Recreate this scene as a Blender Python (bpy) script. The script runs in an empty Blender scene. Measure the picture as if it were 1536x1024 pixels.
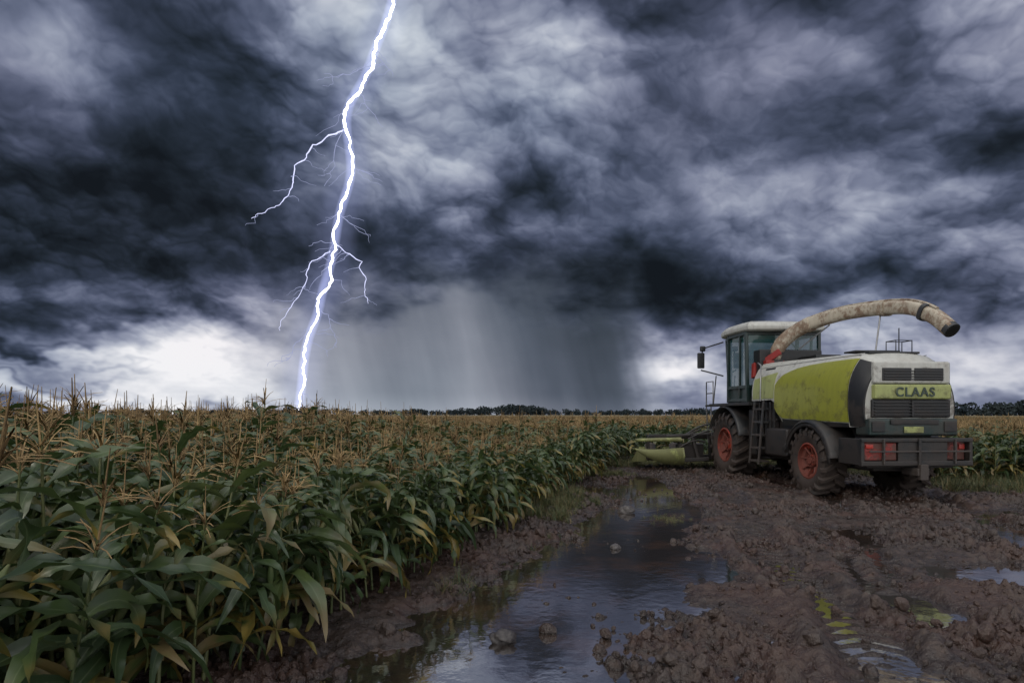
import bpy, math, random, time
import numpy as np
from mathutils import Vector, Matrix
T0=time.time()
random.seed(7); rng=np.random.default_rng(7)
scene=bpy.context.scene
try:
    scene.view_settings.view_transform='Standard'; scene.view_settings.look='None'; scene.view_settings.exposure=0
except Exception: pass

# ------------------------------------------------------------------ helpers
def lin(r,g,b):
    f=lambda c:(c/255/12.92) if c/255<=0.04045 else ((c/255+0.055)/1.055)**2.4
    return (f(r),f(g),f(b),1)

class NB:
    def __init__(s,tree): s.t=tree; s.n=tree.nodes; s.l=tree.links
    def new(s,typ,**kw):
        n=s.n.new(typ)
        for k,v in kw.items(): setattr(n,k,v)
        return n
    def put(s,sock,v):
        if isinstance(v,bpy.types.NodeSocket): s.l.new(v,sock)
        elif v is not None: sock.default_value=v
    def m(s,op,a,b=None,c=None,clamp=False):
        n=s.new('ShaderNodeMath',operation=op,use_clamp=clamp)
        s.put(n.inputs[0],a)
        if b is not None: s.put(n.inputs[1],b)
        if c is not None: s.put(n.inputs[2],c)
        return n.outputs[0]
    def v(s,op,a,b=None,c=None,out=0):
        n=s.new('ShaderNodeVectorMath',operation=op)
        s.put(n.inputs[0],a)
        if b is not None: s.put(n.inputs[1],b)
        if c is not None: s.put(n.inputs[2],c)
        return n.outputs['Value'] if op in('DOT_PRODUCT','LENGTH') else n.outputs[0]
    def noise(s,vec,scale,detail=4,rough=.5,dist=0,col=False,dim='3D'):
        n=s.new('ShaderNodeTexNoise',noise_dimensions=dim); s.put(n.inputs['Vector'],vec)
        n.inputs['Scale'].default_value=scale; n.inputs['Detail'].default_value=detail
        n.inputs['Roughness'].default_value=rough; n.inputs['Distortion'].default_value=dist
        return n.outputs[1] if col else n.outputs[0]
    def mr(s,val,a,b,c=0,d=1,smooth=True):
        n=s.new('ShaderNodeMapRange',interpolation_type='SMOOTHSTEP' if smooth else 'LINEAR')
        s.put(n.inputs[0],val)
        for i,x in zip((1,2,3,4),(a,b,c,d)): s.put(n.inputs[i],x)
        return n.outputs[0]
    def mix(s,f,a,b,typ='MIX'):
        n=s.new('ShaderNodeMix',data_type='RGBA',blend_type=typ)
        s.put(n.inputs[0],f); s.put(n.inputs[6],a); s.put(n.inputs[7],b); return n.outputs[2]
    def mixf(s,f,a,b):
        n=s.new('ShaderNodeMix',data_type='FLOAT')
        s.put(n.inputs[0],f); s.put(n.inputs[2],a); s.put(n.inputs[3],b); return n.outputs[0]
    def ramp(s,f,stops):
        n=s.new('ShaderNodeValToRGB'); e=n.color_ramp.elements
        while len(e)<len(stops): e.new(0.5)
        for el,(p,c) in zip(e,stops):
            el.position=p; el.color=c if len(c)==4 else (*c,1)
        s.put(n.inputs[0],f); return n.outputs[0]
    def comb(s,x,y,z=0.):
        n=s.new('ShaderNodeCombineXYZ'); s.put(n.inputs[0],x); s.put(n.inputs[1],y); s.put(n.inputs[2],z); return n.outputs[0]
    def sep(s,v):
        n=s.new('ShaderNodeSeparateXYZ'); s.put(n.inputs[0],v); return n.outputs

def newmat(name):
    m=bpy.data.materials.new(name); m.use_nodes=True
    nb=NB(m.node_tree); b=m.node_tree.nodes['Principled BSDF']
    return m,nb,b
def mkmesh(name,verts,faces,mats=None,mi=None,smooth=False):
    me=bpy.data.meshes.new(name)
    me.from_pydata([tuple(v) for v in verts],[],[tuple(f) for f in faces])
    for m in (mats or []): me.materials.append(m)
    if mi is not None: me.polygons.foreach_set('material_index',np.array(mi,dtype=np.int32))
    if smooth: me.polygons.foreach_set('use_smooth',np.ones(len(me.polygons),dtype=bool))
    me.update(); return me
def gridmesh(name,P3,mat,flip=False):
    ny,nx=P3.shape[:2]; me=bpy.data.meshes.new(name)
    me.vertices.add(nx*ny); me.vertices.foreach_set('co',P3.astype(np.float32).ravel())
    idx=np.arange(nx*ny).reshape(ny,nx)
    q=np.stack([idx[:-1,:-1],idx[:-1,1:],idx[1:,1:],idx[1:,:-1]],-1).reshape(-1,4)
    if flip: q=q[:,::-1]
    me.loops.add(q.size); me.loops.foreach_set('vertex_index',q.ravel().astype(np.int32))
    me.polygons.add(len(q)); me.polygons.foreach_set('loop_start',np.arange(0,q.size,4,dtype=np.int32))
    me.polygons.foreach_set('use_smooth',np.ones(len(q),dtype=bool))
    me.update(calc_edges=True); me.materials.append(mat); return me
def link(o,parent=None):
    scene.collection.objects.link(o)
    if parent: o.parent=parent
    return o

# numpy noise
def _h(ix,iy,seed):
    n=(ix.astype(np.int64)*374761393+iy.astype(np.int64)*668265263+seed*982451653)&0xffffffff
    n=((n^(n>>13))*1274126177)&0xffffffff
    n=(n^(n>>16))&0xffffffff
    return n/4294967295.0
def vnoise(x,y,seed=0):
    x=np.asarray(x,float);y=np.asarray(y,float)
    ix=np.floor(x);iy=np.floor(y);fx=x-ix;fy=y-iy
    fx=fx*fx*fx*(fx*(fx*6-15)+10);fy=fy*fy*fy*(fy*(fy*6-15)+10)
    a=_h(ix,iy,seed);b=_h(ix+1,iy,seed);c=_h(ix,iy+1,seed);d=_h(ix+1,iy+1,seed)
    return (a*(1-fx)+b*fx)*(1-fy)+(c*(1-fx)+d*fx)*fy
def gnoise(x,y,seed=0):
    ix=np.floor(x);iy=np.floor(y);fx=x-ix;fy=y-iy
    u=fx*fx*fx*(fx*(fx*6-15)+10);v=fy*fy*fy*(fy*(fy*6-15)+10)
    def g(i,j):
        a=_h(ix+i,iy+j,seed)*6.2831853
        return np.cos(a)*(fx-i)+np.sin(a)*(fy-j)
    return ((g(0,0)*(1-u)+g(1,0)*u)*(1-v)+(g(0,1)*(1-u)+g(1,1)*u)*v)*.7+.5
def gfbm(x,y,o=5,seed=0,g=.5):
    s=0;a=1;t=0
    for i in range(o):
        s=s+a*gnoise(x,y,seed+i*17);t+=a;a*=g
        x,y=(x*1.62-y*1.18)+3.1,(x*1.18+y*1.62)-7.7
    return s/t
def fbm(x,y,o=4,seed=0,g=.5):
    s=0;a=1;t=0
    for i in range(o):
        s=s+a*vnoise(x,y,seed+i*17);t+=a;a*=g
        x,y=(x*1.62-y*1.18)+3.1,(x*1.18+y*1.62)-7.7
    return s/t
def worley(x,y,seed=0,k=7.):
    ix=np.floor(x);iy=np.floor(y);acc=np.zeros(x.shape)
    for i in(-1,0,1):
        for j in(-1,0,1):
            cx=ix+i+_h(ix+i,iy+j,seed);cy=iy+j+_h(ix+i,iy+j,seed+91)
            acc+=np.exp(-k*2*((x-cx)**2+(y-cy)**2)**.5)
    return np.maximum(0,-np.log(acc)/(k*2))
def sstep(x,a,b):
    t=np.clip((x-a)/(b-a),0,1);return t*t*(3-2*t)

# ------------------------------------------------------------------ camera
cam=bpy.data.cameras.new('camera'); co=bpy.data.objects.new('camera',cam); link(co)
cam.lens=22; cam.sensor_width=36; cam.clip_end=20000; cam.clip_start=.05; cam.shift_y=.0716
CH=1.75
co.location=(0,0,CH); co.rotation_euler=(math.radians(90),0,0); scene.camera=co

# ------------------------------------------------------------------ world light (overcast behind and overhead)
SUN_AZ=math.radians(248); SUN_EL=math.radians(42)
w=bpy.data.worlds.new('World'); scene.world=w; w.use_nodes=True
nb=NB(w.node_tree); nb.n.clear()
D=nb.v('NORMALIZE',nb.new('ShaderNodeTexCoord').outputs['Generated'])
x,y,z=nb.sep(D)
back=nb.m('MAXIMUM',nb.mr(y,.3,-.6,0,1),nb.mr(z,.5,.95,0,1))
cn=nb.noise(D,2.5,2,.5)
bgc=nb.new('ShaderNodeBackground'); nb.put(bgc.inputs[0],nb.mix(nb.mr(cn,.3,.7),lin(160,161,172),lin(230,229,226)))
nb.put(bgc.inputs[1],nb.m('MULTIPLY_ADD',back,1.75,.50))
sk=nb.new('ShaderNodeTexSky',sky_type='NISHITA'); sk.sun_disc=False; sk.sun_elevation=SUN_EL; sk.sun_rotation=SUN_AZ
bgs=nb.new('ShaderNodeBackground'); nb.put(bgs.inputs[0],sk.outputs[0]); bgs.inputs[1].default_value=.07
mx=nb.new('ShaderNodeMixShader'); mx.inputs[0].default_value=.92
nb.l.new(bgs.outputs[0],mx.inputs[1]); nb.l.new(bgc.outputs[0],mx.inputs[2])
out=nb.new('ShaderNodeOutputWorld'); nb.l.new(mx.outputs[0],out.inputs[0])
sun=bpy.data.lights.new('sun','SUN'); sun.energy=2.0; sun.angle=math.radians(14); sun.color=(1,.93,.80)
so=bpy.data.objects.new('sun',sun); link(so)
sd=Vector((math.sin(SUN_AZ)*math.cos(SUN_EL),math.cos(SUN_AZ)*math.cos(SUN_EL),math.sin(SUN_EL)))
so.rotation_euler=sd.to_track_quat('Z','Y').to_euler()

# ------------------------------------------------------------------ sky: storm cloud dome (front part of a 7 km sphere)
tn=np.tan(np.radians(42))
azl=np.concatenate([np.radians(np.linspace(-115,-43,70)),np.arctan(np.linspace(-tn,tn,1250)),np.radians(np.linspace(43,115,70))])
tvl=np.concatenate([np.linspace(-.02,-.003,3),np.linspace(0,.70,520),np.linspace(.72,1.6,40)])
AZ,TV=np.meshgrid(azl,tvl)
nrm=1/np.sqrt(1+TV**2); dx_,dy_,dz_=np.sin(AZ)*nrm,np.cos(AZ)*nrm,TV*nrm
zc=np.maximum(dz_,0); inv=1/(zc+.52); px_,py_=dx_*inv,dy_*inv
wx=gfbm(px_*2.6,py_*2.6,5,3,.58)-.5; wy=gfbm(px_*2.6+31,py_*2.6+7,5,4,.58)-.5
hx=gfbm(px_*9,py_*9,4,13,.6)-.5; hy_=gfbm(px_*9+31,py_*9+7,4,14,.6)-.5
x2,y2=px_+.12*wx+.045*hx,py_+.12*wy+.045*hy_
rr_=np.hypot(x2,y2); ux,uy=-x2/rr_+.35,-y2/rr_      # towards the light (up, slightly right)
b0=0;relw=0;am=1;s_=4.3;tt=0
for o in range(5):
    f_=lambda X_,Y_:1-1.3*worley(X_*s_+o*5.3,Y_*s_-o*3.7,50+o,11.)**2
    h0=f_(x2,y2); h1=f_(x2+ux*.25/s_,y2+uy*.25/s_)
    b0=b0+am*h0; relw=relw+am*(h0-h1); tt+=am; am*=.60; s_*=2.05
b0/=tt
a0=gfbm(x2*2.3,y2*2.3,8,20,.56)
a1=gfbm((x2+ux*.05)*2.3,(y2+uy*.05)*2.3,8,20,.56)
a2=gfbm((x2+ux*.14)*2.3,(y2+uy*.14)*2.3,7,20,.56)
patchy=sstep(gfbm(px_*1.7+4,py_*1.7,3,202),.34,.58)       # where billows are crisp / where veil is smooth
rel=.55*(a0-a1)+.42*(a0-a2)+(.10+.15*patchy)*relw
Wa,Wv=AZ+.30*wx+.07*hx,TV+.20*wy+.055*hy_
def dirc(px,py):
    a=math.atan((px-768)/939); return a,(622-py)/939*math.cos(a)
G=[(20,70,120,80,.22),(230,150,170,90,-.09),(150,330,260,140,-.21),(330,390,160,70,-.12),(60,440,160,60,-.12),(380,120,110,80,-.02),
 (560,60,70,110,.10),(660,160,110,70,.10),(780,170,90,60,.16),(900,60,110,55,.22),(1010,150,120,90,.09),
 (1180,170,110,60,-.03),(1500,235,110,50,-.16),(1390,310,120,30,.15),(1290,60,150,70,.05),(850,285,120,45,-.06),
 (650,365,120,40,-.19),(900,415,200,42,-.24),(1060,445,120,40,-.20),(1200,360,120,60,-.03),(780,330,150,40,-.06),
 (470,210,80,130,.04),(690,240,70,40,.07),(1010,300,110,50,.07),(1150,290,90,40,.06),
 (210,535,250,42,.42),(60,592,270,26,.44),(320,580,130,36,.26),(30,508,130,11,-.34),(190,545,140,6,-.14),(60,562,120,5,-.12),(350,520,110,70,.18),(260,480,90,12,.14),
 (1010,565,70,50,.46),(1480,530,140,50,.20),(1230,575,240,50,.30),(1330,470,200,40,.11),(1520,590,150,25,.26),(1450,430,150,35,-.05)]
B=np.full(AZ.shape,.385)
for px,py,sx,sy,am in G:
    ca,cv=dirc(px,py); k=math.cos(ca)
    B+=am*np.exp(-((Wa-ca)*939/(sx*k*k+20))**2-((Wv-cv)*939/(sy*k))**2)
det=.36+.64*sstep(TV,.02,.16)
t=B+det*(.42*(a0-.5)+rel+(.20+.16*patchy)*(b0-.62))
t+=.14*(gfbm(AZ*6+wx,TV*70,4,77)-.5)*(1-sstep(TV,.08,.17))
A=lambda px:math.atan((px-768)/939)
azn=AZ+.16*TV
stops=[(250,.84),(400,.74),(500,.62),(600,.50),(660,.48),(715,.55),(770,.44),(830,.33),(900,.26),(955,.29),(1010,.66)]
rt=np.interp(azn,[A(p) for p,_ in stops],[v for _,v in stops])
streak=gfbm(azn*14+TV*1.5,TV*2.2+5,4,88,.6)
rt=rt+.12*(streak-.5)+.12*(gfbm(azn*5,TV*7,4,99)-.5)+np.interp(TV,[0,.2],[.05,-.03])
wb=TV+.22*wy+.03*(gfbm(AZ*9,TV*9,4,12)-.5)
top=np.interp(AZ,[A(380),A(520),A(640),A(760),A(960)],[.12,.17,.218,.215,.19])
mv=1-sstep(wb,top-.055,top+.045)
mh=sstep(azn+.10*(streak-.5),A(280),A(560))*(1-sstep(azn+.06*(streak-.5),A(930),A(1025)))
rm=mv*mh*.97
t=t*(1-rm)+rt*rm
t+=.08*(1-sstep(TV,0,.04))
edge_f=np.maximum(sstep(TV,.75,1.5),sstep(np.abs(AZ),1.0,1.9)); t=t*(1-edge_f)+(.72+.1*(a0-.5))*edge_f
cs=[(.0,(20,25,31)),(.12,(31,38,47)),(.25,(49,57,73)),(.38,(77,85,107)),(.52,(118,125,148)),(.68,(165,171,188)),(.85,(211,214,222)),(1.,(242,242,245))]
gs=[(.0,(24,30,34)),(.12,(38,45,52)),(.25,(57,65,75)),(.38,(85,93,106)),(.52,(124,130,142)),(.68,(166,171,182)),(.85,(209,212,219)),(1.,(240,241,246))]
def rampn(t,st):
    c=np.stack([np.interp(t,[p for p,_ in st],[v[k]/255 for _,v in st]) for k in range(3)],-1)
    return np.where(c<=.04045,c/12.92,((c+.055)/1.055)**2.4)
colr=rampn(t,cs)*(1-rm[...,None])+rampn(t,gs)*rm[...,None]
hd_=(gfbm(AZ*2.2,TV*3,3,123)-.5)[...,None]*1.6
colr=colr*(1+hd_*np.array([.10,-.01,-.01]))
skm=bpy.data.materials.new('storm_clouds'); skm.use_nodes=True; nb=NB(skm.node_tree); nb.n.clear()
at=nb.new('ShaderNodeAttribute',attribute_name='cloud'); em=nb.new('ShaderNodeEmission'); nb.l.new(at.outputs['Color'],em.inputs[0])
om=nb.new('ShaderNodeOutputMaterial'); nb.l.new(em.outputs[0],om.inputs[0])
try: skm.cycles.emission_sampling='NONE'
except Exception as e: print(e)
RS=7000.
me=gridmesh('sky',np.stack([dx_,dy_,dz_],-1)*RS,skm,True)
ca_=me.color_attributes.new('cloud','FLOAT_COLOR','POINT')
ca_.data.foreach_set('color',np.concatenate([colr,np.ones(colr.shape[:2]+(1,))],-1).astype(np.float32).ravel())
link(bpy.data.objects.new('sky',me))
print('sky',time.time()-T0)

# ------------------------------------------------------------------ ground height
def edge(Y): return -3.0+.3*Y
chan=np.array([(-1.35,2.2,.75),(-.6,3.8,1.0),(.35,5.2,1.35),(1.0,6.8,1.45),(1.6,8.8,1.1),(2.5,11.5,1.15),(3.2,15,.85),(3.9,18,.4)])
ruts=[[(2.0,1.5),(2.9,4.),(4.2,7.5),(5.7,10.5),(6.75,13.5),(6.6,17.5)],[(4.3,1.5),(5.1,4.),(6.5,7.5),(7.9,10.5),(8.8,13.5),(8.6,17.5)],
      [(2.6,4.0),(3.2,8.0),(4.6,13),(5.2,19)],[(5.5,3.0),(7.5,7.0),(9.6,12.0)],[(1.6,2.0),(3.4,6.5),(5.6,12)]]
def segdist(X,Y,pts):
    best=np.full(X.shape,1e9);arc=np.zeros(X.shape);acc=0;sgn=np.zeros(X.shape)
    for (x0,y0),(x1,y1) in zip(pts[:-1],pts[1:]):
        dx,dy=x1-x0,y1-y0;L=math.hypot(dx,dy)
        u=np.clip(((X-x0)*dx+(Y-y0)*dy)/L**2,0,1)
        d=np.hypot(X-x0-u*dx,Y-y0-u*dy); k=d<best
        best=np.where(k,d,best);arc=np.where(k,acc+u*L,arc)
        sgn=np.where(k,((X-x0)*dy-(Y-y0)*dx)/L,sgn);acc+=L
    return best,arc,sgn
def height(X,Y):
    X=np.asarray(X,float);Y=np.asarray(Y,float)
    soil=sstep(edge(Y)-X,-.4,.4)
    soil=np.maximum(soil,sstep(Y,21,24)); soil=np.maximum(soil,sstep(X-9.6,0,1.5)*sstep(Y,13,15))
    m=.050+.08*(fbm(X*.7,Y*.7,3,1)-.5)
    rough=fbm(X*.8+9,Y*.8,3,33)
    jx=X+.16*(fbm(X*3,Y*3,3,81)-.5);jy=Y+.16*(fbm(X*3+5,Y*3,3,82)-.5)
    w1=1-worley(jx*3.6,jy*3.6,5,6.); w2=1-worley(jx*8.5,jy*8.5,9,7.); w3=1-worley(jx*19,jy*19,12,7.)
    r4=np.abs(vnoise(jx*31,jy*31+8,13)-.5)*2
    amp=.35+1.35*sstep(rough,.33,.62)
    m=m+(.085*(w1-.57)+.080*(w2-.57)+.042*(w3-.57)+.016*(r4-.45))*amp
    cd=np.full(X.shape,9.)
    for (x0,y0,w0),(x1,y1,w1_) in zip(chan[:-1],chan[1:]):
        dx,dy=x1-x0,y1-y0;u=np.clip(((X-x0)*dx+(Y-y0)*dy)/(dx*dx+dy*dy),0,1)
        d=np.hypot((X-x0-u*dx),(Y-y0-u*dy))/(w0+u*(w1_-w0)); cd=np.minimum(cd,d)
    for (cx,cy,rx,ry) in [(5.6,6.7,1.0,.7),(6.5,5.6,1.2,.9),(3.7,5.6,.35,.6),(4.9,9.0,.4,1.0),(7.4,8.8,.7,.8),(1.9,14.5,.6,1.2),(2.7,4.0,.4,.35),(8.6,11.0,.6,.6)]:
        cd=np.minimum(cd,np.hypot((X-cx)/rx,(Y-cy)/ry))
    cd=cd+1.25*(fbm(X*1.1,Y*1.5,5,21,.62)-.5)+.35*(fbm(X*4.5,Y*5.5,3,211)-.5)
    sh=sstep(1.15-cd,-.1,.6)
    m=m*(1-.35*sh)-.092*sh
    for i,rp in enumerate(ruts):
        d,a,sg=segdist(X+.12*(fbm(X*.8,Y*.8,2,70+i)-.5),Y,rp)
        dep=np.exp(-(d/.27)**4); k=sstep(fbm(X*.9,Y*.9,2,60+i),.2,.45)*(1-.7*sh)
        tread=sstep(np.abs(np.mod(a*5.0+np.abs(sg)*3.0,1)-.5),.22,.32)
        m=m*(1-.65*dep*k)-(.068 if i<2 else .045)*dep*k+.048*tread*dep*k
        m=m+.09*np.exp(-((d-.38)/.10)**2)*fbm(X*6,Y*6,2,40+i)*k
    far=sstep(np.hypot(X-4,Y-9),16,30)
    m=m*(1-far)+.03*far
    s=.06+.08*(fbm(X*1.8,Y*1.8,4,71)-.5)+.05*(w2-.5)+.03*(w3-.5)
    fk=sstep(Y,40,80); s=s*(1-fk)+.03*fk
    return m*(1-soil)+s*soil
def grow(a,step,fac,end):
    o=[];s=step
    while a<end: a+=s;s*=fac;o.append(a)
    return o
xs=list(np.arange(-4.2,10.5,.020)); xs=[-v for v in grow(4.2,.04,1.11,6000)][::-1]+xs+grow(10.5,.04,1.11,6000)
ys=[2.4]
while ys[-1]<24: ys.append(ys[-1]+max(.014,.0034*ys[-1]))
ys=[-v for v in grow(-2.4,.05,1.15,800)][::-1]+ys+grow(ys[-1],.13,1.09,6500)
XX,YY=np.meshgrid(np.array(xs),np.array(ys)); ZZ=height(XX,YY)
gm,nb,b=newmat('wet_mud')
pos=nb.new('ShaderNodeNewGeometry').outputs['Position']
gx,gy,gz=nb.sep(pos)
n1=nb.noise(pos,.9,3,.6); n2=nb.noise(pos,7,5,.65); n3=nb.noise(pos,60,3,.7)
c=nb.ramp(nb.m('ADD',nb.m('MULTIPLY',n2,.7),nb.m('MULTIPLY',n3,.3)),[(.3,(.011,.0072,.006)),(.5,(.031,.0195,.015)),(.72,(.078,.050,.037))])
c=nb.mix(nb.mr(n1,.42,.65,0,.6),c,(.058,.024,.014,1))
dry=nb.mr(gz,.03,.13,0,1)
c=nb.mix(nb.m('MULTIPLY',dry,.22),c,(.10,.072,.056,1))
wetl=nb.mr(gz,.035,-.004,0,1)
c=nb.mix(nb.m('MULTIPLY',wetl,.5),c,(.014,.009,.007,1))
c=nb.mix(nb.mr(gy,20,28,0,1),c,(.055,.06,.03,1))
nb.put(b.inputs['Base Color'],c)
rgh=nb.m('ADD',nb.mr(n2,.38,.62,.20,.52),nb.m('MULTIPLY',dry,.12))
nb.put(b.inputs['Roughness'],nb.mixf(nb.m('MULTIPLY',wetl,.8),rgh,.10))
b.inputs['Specular IOR Level'].default_value=.6
bp=nb.new('ShaderNodeBump'); bp.inputs['Distance'].default_value=.03; bp.inputs['Strength'].default_value=.85
nb.put(bp.inputs['Height'],nb.m('ADD',nb.m('MULTIPLY',n3,.45),nb.noise(pos,22,4,.65))); nb.l.new(bp.outputs[0],b.inputs['Normal'])
ground=link(bpy.data.objects.new('ground',gridmesh('ground',np.stack([XX,YY,ZZ],-1),gm)))
print('ground',time.time()-T0,XX.size)

# water
wm,nb,b=newmat('puddle_water')
pos=nb.new('ShaderNodeNewGeometry').outputs['Position']
nw=nb.noise(pos,1.2,3,.6)
nb.put(b.inputs['Base Color'],nb.mix(nb.mr(nw,.45,.7,0,1),(.026,.020,.017,1),(.062,.036,.024,1)))
b.inputs['Roughness'].default_value=.05
b.inputs['IOR'].default_value=6.0; b.inputs['Specular IOR Level'].default_value=.5
bp=nb.new('ShaderNodeBump'); bp.inputs['Distance'].default_value=.008; bp.inputs['Strength'].default_value=.22
nb.put(bp.inputs['Height'],nb.noise(pos,7,3,.5)); nb.l.new(bp.outputs[0],b.inputs['Normal'])
wv=[(-4,1,-.002),(10.5,1,-.002),(10.5,21,-.002),(-4,21,-.002)]
link(bpy.data.objects.new('puddle_water',mkmesh('puddle_water',wv,[(0,1,2,3)],[wm])))

# ------------------------------------------------------------------ instancer
def instancer(name,pts,rots,scl,idx,coll,parent=None):
    me=bpy.data.meshes.new(name); me.vertices.add(len(pts)); me.vertices.foreach_set('co',np.asarray(pts,np.float32).ravel())
    a=me.attributes.new('rot','FLOAT_VECTOR','POINT'); a.data.foreach_set('vector',np.asarray(rots,np.float32).ravel())
    a=me.attributes.new('scl','FLOAT_VECTOR','POINT'); a.data.foreach_set('vector',np.asarray(scl,np.float32).ravel())
    a=me.attributes.new('idx','INT','POINT'); a.data.foreach_set('value',np.asarray(idx,np.int32))
    o=link(bpy.data.objects.new(name,me),parent)
    ng=bpy.data.node_groups.new(name+'_gn','GeometryNodeTree')
    ng.interface.new_socket('Geometry',in_out='INPUT',socket_type='NodeSocketGeometry')
    ng.interface.new_socket('Geometry',in_out='OUTPUT',socket_type='NodeSocketGeometry')
    N=ng.nodes;L=ng.links
    gi=N.new('NodeGroupInput');go=N.new('NodeGroupOutput');ip=N.new('GeometryNodeInstanceOnPoints');ci=N.new('GeometryNodeCollectionInfo')
    ci.inputs[0].default_value=coll; ci.inputs['Separate Children'].default_value=True; ci.inputs['Reset Children'].default_value=True
    def att(nm,ty):
        n=N.new('GeometryNodeInputNamedAttribute'); n.data_type=ty; n.inputs[0].default_value=nm
        return n.outputs['Attribute']
    L.new(gi.outputs[0],ip.inputs['Points']); L.new(ci.outputs[0],ip.inputs['Instance'])
    ip.inputs['Pick Instance'].default_value=True
    L.new(att('idx','INT'),ip.inputs['Instance Index'])
    L.new(att('rot','FLOAT_VECTOR'),ip.inputs['Rotation']); L.new(att('scl','FLOAT_VECTOR'),ip.inputs['Scale'])
    L.new(ip.outputs[0],go.inputs[0])
    md=o.modifiers.new('inst','NODES'); md.node_group=ng
    return o

# ------------------------------------------------------------------ corn
lm,nb,b=newmat('corn_leaf')
at=nb.new('ShaderNodeAttribute',attribute_name='ld').outputs['Vector']
ax,ay,az_=nb.sep(at)
rnd=nb.new('ShaderNodeObjectInfo').outputs['Random']
pos=nb.new('ShaderNodeNewGeometry').outputs['Position']
pn=nb.noise(pos,5,2,.6)
base=nb.ramp(nb.m('ADD',nb.m('MULTIPLY',az_,.6),nb.m('MULTIPLY',rnd,.4)),[(0.,(.024,.044,.017)),(.45,(.046,.076,.026)),(.8,(.078,.110,.034)),(1.,(.125,.14,.042))])
base=nb.mix(nb.mr(pn,.35,.7,0,.5),base,(.042,.066,.034,1))
veins=nb.m('MULTIPLY_ADD',nb.m('SINE',nb.m('MULTIPLY',ax,34.)),.05,1.0)
base=nb.mix(1.0,base,nb.comb(veins,veins,veins),'MULTIPLY')
rib=nb.mr(nb.m('ABSOLUTE',ax),.03,.10,1,0)
base=nb.mix(nb.m('MULTIPLY',rib,.55),base,(.14,.18,.09,1))
dry=nb.m('MULTIPLY',nb.mr(nb.m('ADD',ay,nb.m('MULTIPLY',nb.m('SUBTRACT',pn,.5),.6)),.58,.95,0,1),nb.mr(az_,.30,.70,0,1))
dry=nb.m('MAXIMUM',dry,nb.m('MULTIPLY',nb.mr(az_,.93,.96,0,1),nb.mr(pn,.35,.55,0,1)))
dcol=nb.mix(nb.mr(rnd,.3,.7),(.28,.19,.04,1),(.19,.125,.06,1))
base=nb.mix(nb.m('MULTIPLY',dry,.75),base,dcol)
nb.put(b.inputs['Base Color'],base)
nb.put(b.inputs['Roughness'],nb.mr(pn,.3,.7,.30,.48)); b.inputs['Specular IOR Level'].default_value=.55
tr=nb.new('ShaderNodeBsdfTranslucent'); nb.put(tr.inputs[0],nb.mix(.4,base,(.10,.17,.03,1)))
ms=nb.new('ShaderNodeMixShader'); ms.inputs[0].default_value=.15
nb.l.new(b.outputs[0],ms.inputs[1]); nb.l.new(tr.outputs[0],ms.inputs[2])
nb.l.new(ms.outputs[0],[n for n in nb.n if n.type=='OUTPUT_MATERIAL'][0].inputs[0])
def simple(name,c0,c1,rough=.7,scale=12,spec=.4):
    m,nb,b=newmat(name); pos=nb.new('ShaderNodeTexCoord').outputs['Object']
    r=nb.new('ShaderNodeObjectInfo').outputs['Random']
    f=nb.m('ADD',nb.m('MULTIPLY',nb.noise(pos,scale,2,.6),.6),nb.m('MULTIPLY',r,.4))
    nb.put(b.inputs['Base Color'],nb.ramp(f,[(.3,c0),(.7,c1)])); b.inputs['Roughness'].default_value=rough
    b.inputs['Specular IOR Level'].default_value=spec
    return m
stm=simple('corn_stalk',(.05,.075,.028),(.12,.13,.05),.5)
tsm=simple('corn_tassel',(.16,.105,.052),(.36,.25,.12),.85,spec=.2)
hkm=simple('corn_husk',(.08,.12,.04),(.20,.19,.08),.6)
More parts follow.
